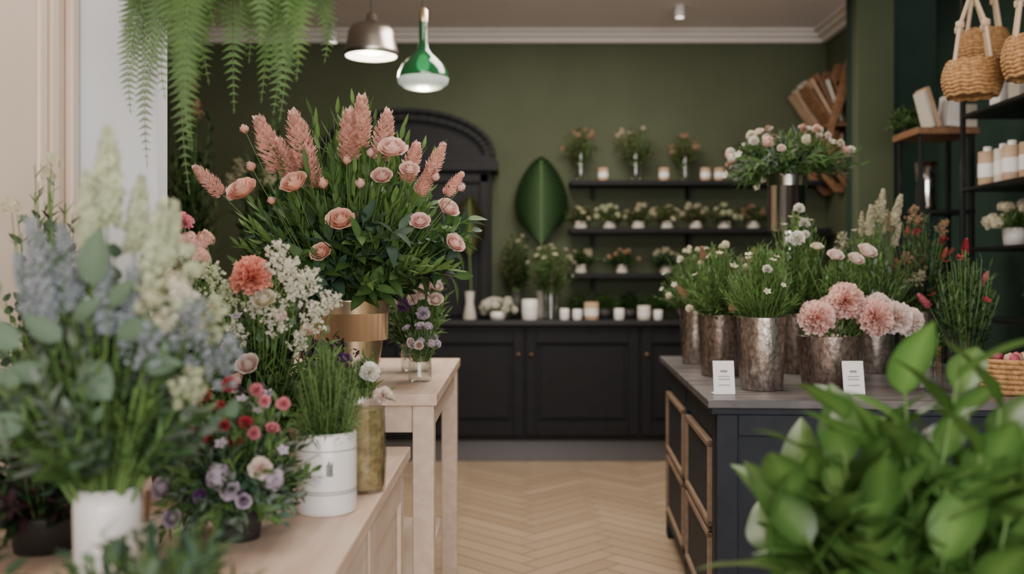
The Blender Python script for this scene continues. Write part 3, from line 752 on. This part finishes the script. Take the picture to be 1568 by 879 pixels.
arrange("trailing_green_vase",(-.68,3.82,.9505),[(.05,0),(.06,.12),(.05,.2)],m_creamcer,.15,.36,
  [(22,L_nar,.07,13,g_mid,50,1.),(20,L_oval,.06,12,g_dark,60,1.)],[],(),(10,85),vname="vase")

# ================================================================== HANGING FERN
fx,fy,fz=-.59,2.1,1.925
e=empty("hanging_fern",(fx,fy,fz))
b=B()
b.lathe([(.001,0),(.06,0),(.09,.04),(.105,.11),(.10,.11),(.09,.08),(.001,.08)],(fx,fy,fz),m_wicker,28)
for i in range(3):
    a=i*2.1; b.tube([(fx+.10*math.cos(a),fy+.10*math.sin(a),fz+.11),(fx,fy,fz+.5)],.003,m_cord,5)
b.tube([(fx,fy,fz+.5),(fx,fy,3.125)],.003,m_cord,5); b.obj("basket",e)
b=B(); cz=fz+.07
def frond(tip,w):
    p0=np.array((fx,fy,cz)); tip=np.array(tip); out=np.array((tip[0]-fx,tip[1]-fy,0.)); r=np.linalg.norm(out)
    p0=p0+nrm(out)*.05; drop=p0[2]-tip[2]
    c1=p0+out*.55+np.array((0,0,.04-.02*drop)); c2=np.array((p0[0]+out[0]*.9,p0[1]+out[1]*.9,p0[2]-drop*.40))
    f=lambda t:p0*(1-t)**3+3*c1*t*(1-t)**2+3*c2*t*t*(1-t)+tip*t**3
    b.tube([f(i/14) for i in range(15)],.0018,g_stem,4,0,.0007)
    L=sum(np.linalg.norm(f((i+1)/20)-f(i/20)) for i in range(20)); n=int(L/.0115)
    face=nrm((U(-.5,.5),-1,U(.2,.9))); tn=U(-.35,.25)
    for i in range(n):
        t=.04+.96*(i+.5)/n; p=f(t); d=tang(f,t); side=nrm(np.cross(d,face)); up=nrm(np.cross(side,d))
        if np.dot(up,face)<0: up=-up
        l=w*(math.sin(math.pi*min(1,.25+.75*t)**.72)**.75+.03)
        for sg in (-1,1):
            b.add(pinna,ml(p,side*sg+d*.45-np.array((0,0,.1)),up,l*U(.9,1.1),1.2),U(-.2,.2)+tn,{LEAF:g_fern})
for (tx,tz) in ((-.25,1.66),(-.205,1.54),(-.23,1.77),(-.09,1.475),(-.12,1.58),(-.15,1.68),(-.06,1.56),(-.02,1.66),(.03,1.69),(.06,1.66),(.095,1.63),(.15,1.70),(.17,1.78),(.165,1.86),(-.20,1.86),(-.07,1.72),(.0,1.78),(.09,1.76),(.13,1.81),(-.11,1.76),(-.03,1.82),(-.24,1.92),(.05,1.84),(.14,1.92),(-.16,1.80),(-.05,1.86),(.08,1.88),(-.13,1.88)):
    frond((fx+tx,fy+U(-.17,.10),tz),U(.052,.068))
for i in range(16):
    a=U(0,6.28); r=U(.12,.2); frond((fx+r*math.cos(a),fy+r*math.sin(a),cz+U(-.24,.0)),.058)
b.obj("fronds",e)

# ================================================================== RIGHT COUNTER ITEMS
CZ=.9005
merc=lambda r,h:[(r*.8,0),(r*.84,.005),(r*.92,h*.5),(r,h-.004),(r,h)]
arrange("grass_in_mercury_vase",(.893,3.50,CZ),merc(.088,.26),m_mercury,.15,.25,
  [(90,L_needle,.05,24,g_bright,50,1.),(80,L_needle,.05,22,g_mid,55,1.),(20,L_nar,.05,11,g_mid,45,.9)],[(7,floret,p_cream,.015),(2,carns,p_white,.02)],(),(15,88),vname="mercury_vase")
arrange("herb_in_mercury_vase",(.85,4.00,CZ),merc(.09,.25),m_merc2,.16,.29,
  [(70,L_needle,.05,22,g_mid,55,1.),(46,L_nar,.05,14,g_bright,50,1.),(34,L_oval,.045,12,g_mid,55,.9)],[(8,floret,p_cream,.018),(5,plume,p_dpeach,.07),(4,balls,p_cream,.014)],(),(5,85),vname="mercury_vase")
arrange("filler_in_mercury_vase",(.855,4.56,CZ),merc(.075,.26),m_mercury,.19,.27,
  [(50,L_nar,.045,12,g_mid,55,1.),(46,L_needle,.05,22,g_bright,45,1.),(20,L_oval,.045,10,g_mid,55,1.)],[(12,balls,p_cream,.013),(8,floret,p_white,.016)],(),(5,85),vname="mercury_vase")
arrange("green_filler_vase",(1.19,4.12,CZ),merc(.085,.25),m_merc2,.16,.44,
  [(80,L_needle,.055,22,g_mid,55,1.),(54,L_nar,.06,14,g_bright,50,1.),(40,L_oval,.05,12,g_mid,55,.9)],[(3,carns,p_white,.024),(8,floret,p_cream,.018)],(),(5,85),vname="mercury_vase")
arrange("meadow_bouquet",(1.53,4.14,CZ),merc(.085,.25),m_mercury,.17,.40,
  [(80,L_needle,.06,22,g_mid,55,1.),(50,L_nar,.06,13,g_bright,50,1.),(40,L_oval,.05,10,g_grey,55,.95)],[(9,delph,p_dcream,.12),(4,spray,p_dcream,.10),(6,floret,p_cream,.02)],(),(5,85),vname="mercury_vase")
C=[(-.075,-.10,.065,p_pink,.066),(.035,-.08,.125,p_pink,.068),(.135,-.09,.068,p_pink,.070),(.215,-.06,.065,p_blush,.062),(.28,-.02,.05,p_blush,.055),(.02,.04,.09,p_pink,.055),(.185,.02,.10,p_blush,.055),(.09,.06,.09,p_blush,.05)]
arrange("pink_carnation_bucket",(1.150,3.56,CZ),merc(.112,.19),m_merc2,.13,.12,
  [(16,L_nar,.06,9,g_mid,50,1.)],[],[(x,y,z,carns,pm,s,(x*1.2,-.9,.55)) for x,y,z,pm,s in C],(10,70),vname="mercury_bucket")
arrange("glass_jar_with_stems",(1.46,3.46,CZ),[(.055,0),(.058,.005),(.058,.15),(.06,.16)],m_glass,.06,.05,
  [(16,L_nar,.04,9,g_mid,50,1.),(8,L_oval,.04,8,g_blue,60,1.)],[],(),(10,60),vname="glass_jar")
arrange("pale_peony_vase",(1.27,3.80,CZ),merc(.07,.30),m_mercury,.10,.2,
  [(18,L_nar,.06,10,g_bright,45,1.),(18,L_oval,.05,9,g_mid,50,1.)],[],
  [(-.035,-.06,.185,roses,p_blush,.034,None),(.04,-.07,.17,roses,p_blush,.034,None),(.09,-.05,.20,roses,p_blush,.042,None),(-.08,.02,.22,roses,p_cream,.026,None),(-.16,.02,.25,carns,p_white,.032,None)],(15,80),vname="vase")
b=B(); b.box(1.15,1.43,4.46,4.74,CZ,1.20,m_brown)
b.obj("wooden_riser_box",bevel=.004)
E=[]
for i in range(38):
    d=dome(.30,.20,5,80); q(d[0]*100,d[2]*100+2,rng.choice([roses,carns,balls]),rng.choice([p_blush,p_white,p_pink,p_blush,p_cream,p_dpeach]),U(1.4,2.6),d[1]*.8-.04)
arrange("tall_silver_vase_bouquet",(1.29,4.60,1.2015),[(.085,0),(.088,.005),(.07,.06),(.064,.2),(.072,.4),(.092,.57),(.094,.58)],m_silver,.31,.20,
  [(54,L_nar,.07,12,g_mid,55,1.05),(40,L_oval,.05,10,g_mid,60,1.),(28,L_nar,.06,12,g_grey,55,1.05),(34,L_nar,.07,10,g_dark,55,1.)],[(16,floret,p_white,.02)],E,(-8,82),vname="silver_vase",t0=.4)
for x,y,a in ((.725,3.34,.15),(1.165,3.33,.02)):
    b=B(); M2=np.eye(4); t=math.radians(-12); 
    M2[1,1]=math.cos(t);M2[1,2]=-math.sin(t);M2[2,1]=math.sin(t);M2[2,2]=math.cos(t); M2[:3,3]=(x,y,CZ+.001)
    b.box(-.036,.036,0,.002,0,.115,m_card,M2); b.box(-.036,.036,.004,.05,0,.002,m_card)
    b.V[-1]=b.V[-1]+np.array((x,y,CZ+.001))
    b.box(-.012,.012,-.0006,0,.075,.083,m_print,M2)
    for z in (.06,.05,.03): b.box(-.02,.02,-.0006,0,z,z+.003,m_print,M2)
    b.obj("price_card")
arrange("red_protea_vase",(1.74,3.76,CZ),[(.06,0),(.07,.01),(.062,.14),(.08,.2)],m_glass,.15,.30,
  [(34,L_nar,.07,12,g_mid,50,1.),(24,L_needle,.06,20,g_blue,45,1.),(24,L_oval,.05,9,g_dark,50,1.)],[(1,plume,p_red,.07),(3,plume,p_magenta,.07),(5,floret,p_red,.02)],(),(15,88),vname="glass_vase")
arrange("dried_red_filler",(1.80,4.35,CZ),merc(.08,.25),m_mercury,.15,.44,
  [(44,L_nar,.07,14,g_blue,50,1.),(30,L_oval,.05,14,g_olive,50,1.),(30,L_oval,.05,14,g_dark,50,1.)],[(5,berry,p_red,.025),(4,spray,p_dpeach,.1),(4,plume,p_coral,.05)],(),(15,88),vname="mercury_vase")
b=B()
x,y,z=1.74,3.36,CZ
for k in range(7):
    b.tube([(x+.12*math.cos(a*math.pi/16),y+.08*math.sin(a*math.pi/16),z+.012+k*.017) for a in range(33)],.0095,m_wicker,6)
b.box(x-.08,x+.08,y-.05,y+.05,z,z+.01,m_wicker)
for i in range(12): b.lathe([(.001,-.02),(.018,-.012),(.022,0),(.018,.012),(.001,.02)],(x+U(-.08,.08),y+U(-.05,.05),z+.125),rng.choice([m_pinkbox,m_paper,m_pinkbox]),10)
b.obj("small_wicker_tray")

for (y,pm,s) in ((4.75,p_cream,.026),(4.35,p_white,.03),(3.98,p_cream,.026)):
    arrange("cream_shelf_flowers",(2.44,y,1.4505),[(.05,0),(.06,.09)],m_ceram,.12,.12,[(24,L_oval,.045,8,g_mid,60,1.)],[(22,balls,pm,s),(6,roses,p_white,.024)],(),(5,80),vname="pot")
arrange("shelf_greenery",(2.5,4.6,1.1005),[(.05,0),(.06,.1)],m_terr,.12,.14,[(18,L_nar,.06,10,g_mid,55,1.),(16,L_oval,.05,9,g_dark,60,1.)],[(3,plume,p_red,.05)],(),(10,85),vname="pot")
arrange("trailing_ivy_pot",(2.18,5.44,2.0955),[(.02,0),(.022,.06)],m_terr,.10,.10,[(36,L_oval,.04,9,g_mid,60,1.),(30,L_oval,.04,9,g_dark,60,1.)],[],(),(-20,70),vname="pot")
arrange("etagere_greenery",(2.305,5.34,1.2505),[(.05,0),(.06,.10)],m_terr,.09,.18,[(30,L_nar,.05,10,g_dark,50,1.),(20,L_oval,.045,9,g_mid,50,1.)],[(3,plume,p_coral,.05)],(),(20,85),vname="pot")
arrange("etagere_fern",(2.305,5.34,.8005),[(.05,0),(.06,.10)],m_terr,.09,.18,[(40,L_nar,.05,10,g_dark,50,1.)],[],(),(20,85),vname="pot")

# ================================================================== BACK SHELF ITEMS
def small(name,x,y,z,R,H,vm,vr,vh,pm,gm=g_olive,fs=.02,n=8,T=None,k=1.):
    arrange(name,(x,y,z+.0005),[(vr*.9,0),(vr,.01),(vr*.8,vh*.7),(vr*.9,vh)],vm,R,H,[(int(26*k),L_oval,.05,9,gm,55,1.),(int(14*k),L_nar,.055,9,g_mid,50,1.)],[(n,T or balls,pm,fs)],(),(10,85),vname="vase",seg=20,yscale=.5)
small("dried_flower_vase",.50,7.14,2.0,.18,.19,m_glass,.045,.20,p_dpeach)
small("dried_flower_vase",.90,7.14,2.0,.20,.20,m_glass,.045,.20,p_dcream)
small("dried_flower_vase",1.26,7.14,2.0,.13,.16,m_glass,.04,.17,p_dpeach)
small("dried_flower_vase",1.66,7.14,2.0,.14,.14,m_creamcer,.05,.12,p_dpeach,g_olive,.016)
for x,pm in ((.50,p_dcream),(.71,p_lwhite),(.92,p_dcream),(1.13,p_cream),(1.34,p_dcream),(1.55,p_lwhite),(1.76,p_dpeach),(1.97,p_dcream)):
    small("low_dried_arrangement",x,7.14,1.655,.14,.12,m_creamcer,.05,.05,pm,g_olive,.02,10,rng.choice([carns,balls,daisy]))
for x,pm in ((.5,p_dcream),(.8,p_dpeach),(1.12,p_dcream),(1.45,p_dpeach),(1.8,p_dcream)):
    small("shelf_posy",x,7.13,1.33,.13,.11,m_creamcer,.045,.06,pm,g_dark,.018,8,balls)
b=B()
for x,z in ((.66,2.0),(1.10,2.0),(1.40,2.0),(1.50,2.0)): jar(b,x,7.085,z+.0005,.036,.09,m_paper)
b.obj("shelf_candles")
b=B()
for x,r,h,m in ((.125,.055,.145,m_ceram),(.37,.032,.08,m_ceram),(.46,.032,.075,m_ceram),(.56,.05,.125,m_paper),(.755,.035,.08,m_ceram),(.93,.045,.10,m_creamcer),(1.03,.03,.07,m_ceram)):
    jar(b,x,6.905,1.0005,r,h,m)
b.obj("jar_candles")
arrange("white_hydrangea_planter",(-.10,6.91,1.0005),[(.05,0),(.06,.06)],m_ceram,.12,.09,[(16,L_oval,.05,7,g_mid,60,1.)],[(26,balls,p_white,.028)],(),(0,70),vname="planter",yscale=.35)
arrange("tall_cylinder_bouquet",(.28,6.98,1.0005),[(.06,0),(.062,.01),(.06,.32),(.062,.34)],m_glass,.18,.20,[(40,L_oval,.055,9,g_mid,60,1.),(24,L_nar,.06,9,g_olive,60,1.)],[(9,roses,p_cream,.016),(12,floret,p_cream,.02)],(),(-12,80),vname="glass_cylinder",yscale=.5)
for x,R,H,m,T,hp in ((.5,.12,.12,g_dark,L_nar,.07),(.68,.12,.12,g_mid,L_oval,.07),(.86,.12,.12,g_dark,L_oval,.07),(1.05,.12,.12,g_mid,L_oval,.07),(1.25,.12,.12,g_dark,L_nar,.07),(1.5,.13,.12,g_dark,L_oval,.07)):
    arrange("potted_foliage",(x,7.16,1.0005),[(.045,0),(.055,hp)],m_terr,R,H,[(30,T,.06,8,m,55,1.),(14,L_nar,.05,8,g_mid,50,1.)],[],(),(10,80),vname="pot",seg=16,yscale=.3)
arrange("dark_hutch_foliage",(-.62,6.90,1.0005),[(.04,0),(.05,.08)],m_terr,.15,.36,[(26,L_oval,.07,10,g_dark,55,1.),(14,L_nar,.07,9,g_olive,50,1.)],[(3,balls,p_dcream,.016)],(),(20,88),vname="pot",seg=16,yscale=.25)
arrange("olive_branch_vase",(.03,7.14,1.0005),[(.045,0),(.06,.1),(.035,.2)],m_terr,.16,.44,[(28,L_oval,.065,12,g_olive,55,1.),(20,L_nar,.08,11,g_mid,50,1.),(18,L_oval,.06,12,g_dark,55,1.)],[(5,balls,p_dcream,.014)],(),(20,88),vname="vase",seg=16,yscale=.4)

def fanleaf(name,x,y,z1,zt,hw,m,rv=.035):
    b=B(); b.tube([(x,y,1.05),(x+.01,y,.5*(1.05+z1)),(x,y,z1),(x,y-.012,zt-.02)],.006,g_stem,6)
    n=40
    for sg in (-1,1):
        V=[];F=[];R=[]
        for i in range(n+1):
            t=i/n
            z0=z1+(zt-z1)*t*.90; w=hw*math.sin(math.pi*min(1,.10+.90*t)**.72)**.62*(1.0+(.05 if i%2 else -.05))
            rid=.020 if i%2 else -.012
            for j in range(5):
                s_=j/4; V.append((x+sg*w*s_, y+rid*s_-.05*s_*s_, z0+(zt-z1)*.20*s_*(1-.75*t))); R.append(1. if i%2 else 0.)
        for i in range(n):
            for j in range(4):
                a=i*5+j; F.append((a,a+5,a+6,a+1))
        b.add(mkT(V,F,m,False,R))
    b.lathe([(.001,0),(.045,0),(.05,.01),(.028,.12),(rv,.2)],(x,y,1.0005),m_creamcer,20)
    return b.obj(name)
fanleaf("fan_palm_leaf_vase",.215,7.22,1.55,2.22,.195,g_fan)
fanleaf("dried_fan_palm_vase",-.30,6.925,1.45,1.90,.115,g_olive)

# left back area
b=B()
b.box(-2.6,-1.05,5.2,5.7,.82,.86,m_brown)
for x in (-2.57,-1.13):
    for y in (5.23,5.62): b.box(x,x+.05,y,y+.05,0,.82,m_brown)
b.obj("dark_wood_console",bevel=.004)
for x,R,H,gm,pm in ((-2.28,.26,1.1,g_dark,p_dcream),(-1.80,.26,1.2,g_dark,p_dpeach),(-1.33,.26,1.0,g_dark,p_dcream)):
    arrange("tall_dried_arrangement",(x,5.45,.8605),[(.07,0),(.1,.12),(.06,.3)],m_terr,R,H,
      [(34,L_oval,.11,14,gm,55,1.),(14,L_nar,.12,12,g_mid,50,.9),(12,L_nar,.08,14,g_olive,45,1.0)],[(6,spray,pm,.12)],(),(25,88),vname="urn")

# ================================================================== FOREGROUND GREEN PLANT RIGHT
PX,PY=.60,1.42
e=empty("potted_foreground_plant",(PX,PY,0))
b=B(); b.lathe([(.001,.42),(.12,.42),(.125,.43),(.15,.66),(.155,.68),(.145,.68),(.14,.64),(.001,.64)],(PX,PY,0),m_terr,32)
for a in range(3):
    an=a*2.094; b.tube([(PX+.15*math.cos(an),PY+.15*math.sin(an),0),(PX+.09*math.cos(an),PY+.09*math.sin(an),.43)],.012,m_wood,8)
b.lathe([(.001,.395),(.13,.395),(.13,.42),(.001,.42)],(PX,PY,0),m_wood,24)
b.obj("pot_on_stool",e)
b=B(); base=np.array((PX,PY,.64))
tipsR=[(.66,1.44,1.18),(.60,1.50,1.15),(.50,1.48,1.11),(.46,1.44,1.04),(.42,1.48,.98),(.73,1.46,1.13),(.57,1.42,1.06),(.52,1.42,1.01),(.67,1.40,1.07),(.43,1.44,.92),(.62,1.40,1.0),(.77,1.52,1.06),(.55,1.58,1.08),(.50,1.38,.94),(.70,1.38,.97),(.60,1.36,.92),(.46,1.56,.98),(.80,1.46,1.0),(.73,1.58,1.14),(.41,1.54,.88)]
for i in range(20):
    a=U(0,6.28); r=U(.05,.24); tipsR.append((PX+r*math.cos(a),PY+.05+.6*r*math.sin(a),U(.84,1.10)-r*.3))
for tp in tipsR:
    f=curve(base+np.array((U(-.06,.06),U(-.06,.06),0)),tp,.3,.01); stem(b,f,.0038,g_stem,9)
    n=8; ph=U(0,6)
    for i in range(n):
        t=.34+.66*(i+.5)/n; p=f(t); d=tang(f,t); a=nrm(np.cross(d,(.2,.1,1))) ; c=np.cross(d,a); an=ph+i*2.4
        s_=a*math.cos(an)+c*math.sin(an); A=math.radians(U(34,60))*(1-.4*(t-.4))
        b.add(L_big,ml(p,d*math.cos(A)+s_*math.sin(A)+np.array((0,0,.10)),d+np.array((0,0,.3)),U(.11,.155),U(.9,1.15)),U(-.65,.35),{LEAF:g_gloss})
b.obj("foliage",e)
arrange("potted_ficus",(1.28,2.35,0),[(.13,0),(.16,.3),(.165,.32)],m_terr,.36,.58,[(34,L_oval,.11,11,g_mid,55,1.)],[],(),(30,88),vname="pot")

# ================================================================== LIGHTS
def area(name,loc,rot,sx,sy,P,c=(1,1,1)):
    l=bpy.data.lights.new(name,'AREA'); l.shape='RECTANGLE'; l.size=sx; l.size_y=sy; l.energy=P; l.color=c
    o=bpy.data.objects.new(name,l); o.location=loc; o.rotation_euler=rot; bpy.context.collection.objects.link(o); return o
area("shopfront_daylight",(.6,-2.35,1.75),(math.radians(84),0,0),4.2,2.3,225,(1,.965,.92))
area("ceiling_fill",(.2,3.3,3.1),(0,0,0),1.6,1.6,62,(1,.91,.80))  # added fill to brighten the mid-room, not an actual ceiling fixture
area("ceiling_fill_rear",(.4,5.6,3.1),(0,0,0),1.2,.9,60,(1,.88,.75))  # second invented fill, lifts the back of the shop; no lamp hangs here
def point(name,loc,P,r=.05,c=(1,.85,.68)):
    l=bpy.data.lights.new(name,'POINT'); l.energy=P; l.shadow_soft_size=r; l.color=c
    o=bpy.data.objects.new(name,l); o.location=loc; bpy.context.collection.objects.link(o)
point("pendant_light",(-.79,5.5,2.50),8); point("green_pendant_light",(-.472,5.2,2.27),7)
w=bpy.data.worlds.new("sky"); bpy.context.scene.world=w; w.use_nodes=True
bg=w.node_tree.nodes["Background"]; bg.inputs[0].default_value=(.82,.88,1,1); bg.inputs[1].default_value=1.3

# ================================================================== CAMERA
cam=bpy.data.cameras.new("camera"); co=bpy.data.objects.new("camera",cam); bpy.context.collection.objects.link(co)
co.location=(0,0,1.3); co.rotation_euler=(math.radians(90),0,0)
cam.sensor_width=36; cam.lens=34.44; cam.shift_y=-.0093
cam.dof.use_dof=True; cam.dof.focus_distance=2.8; cam.dof.aperture_fstop=1.7
bpy.context.scene.camera=co
print("done")
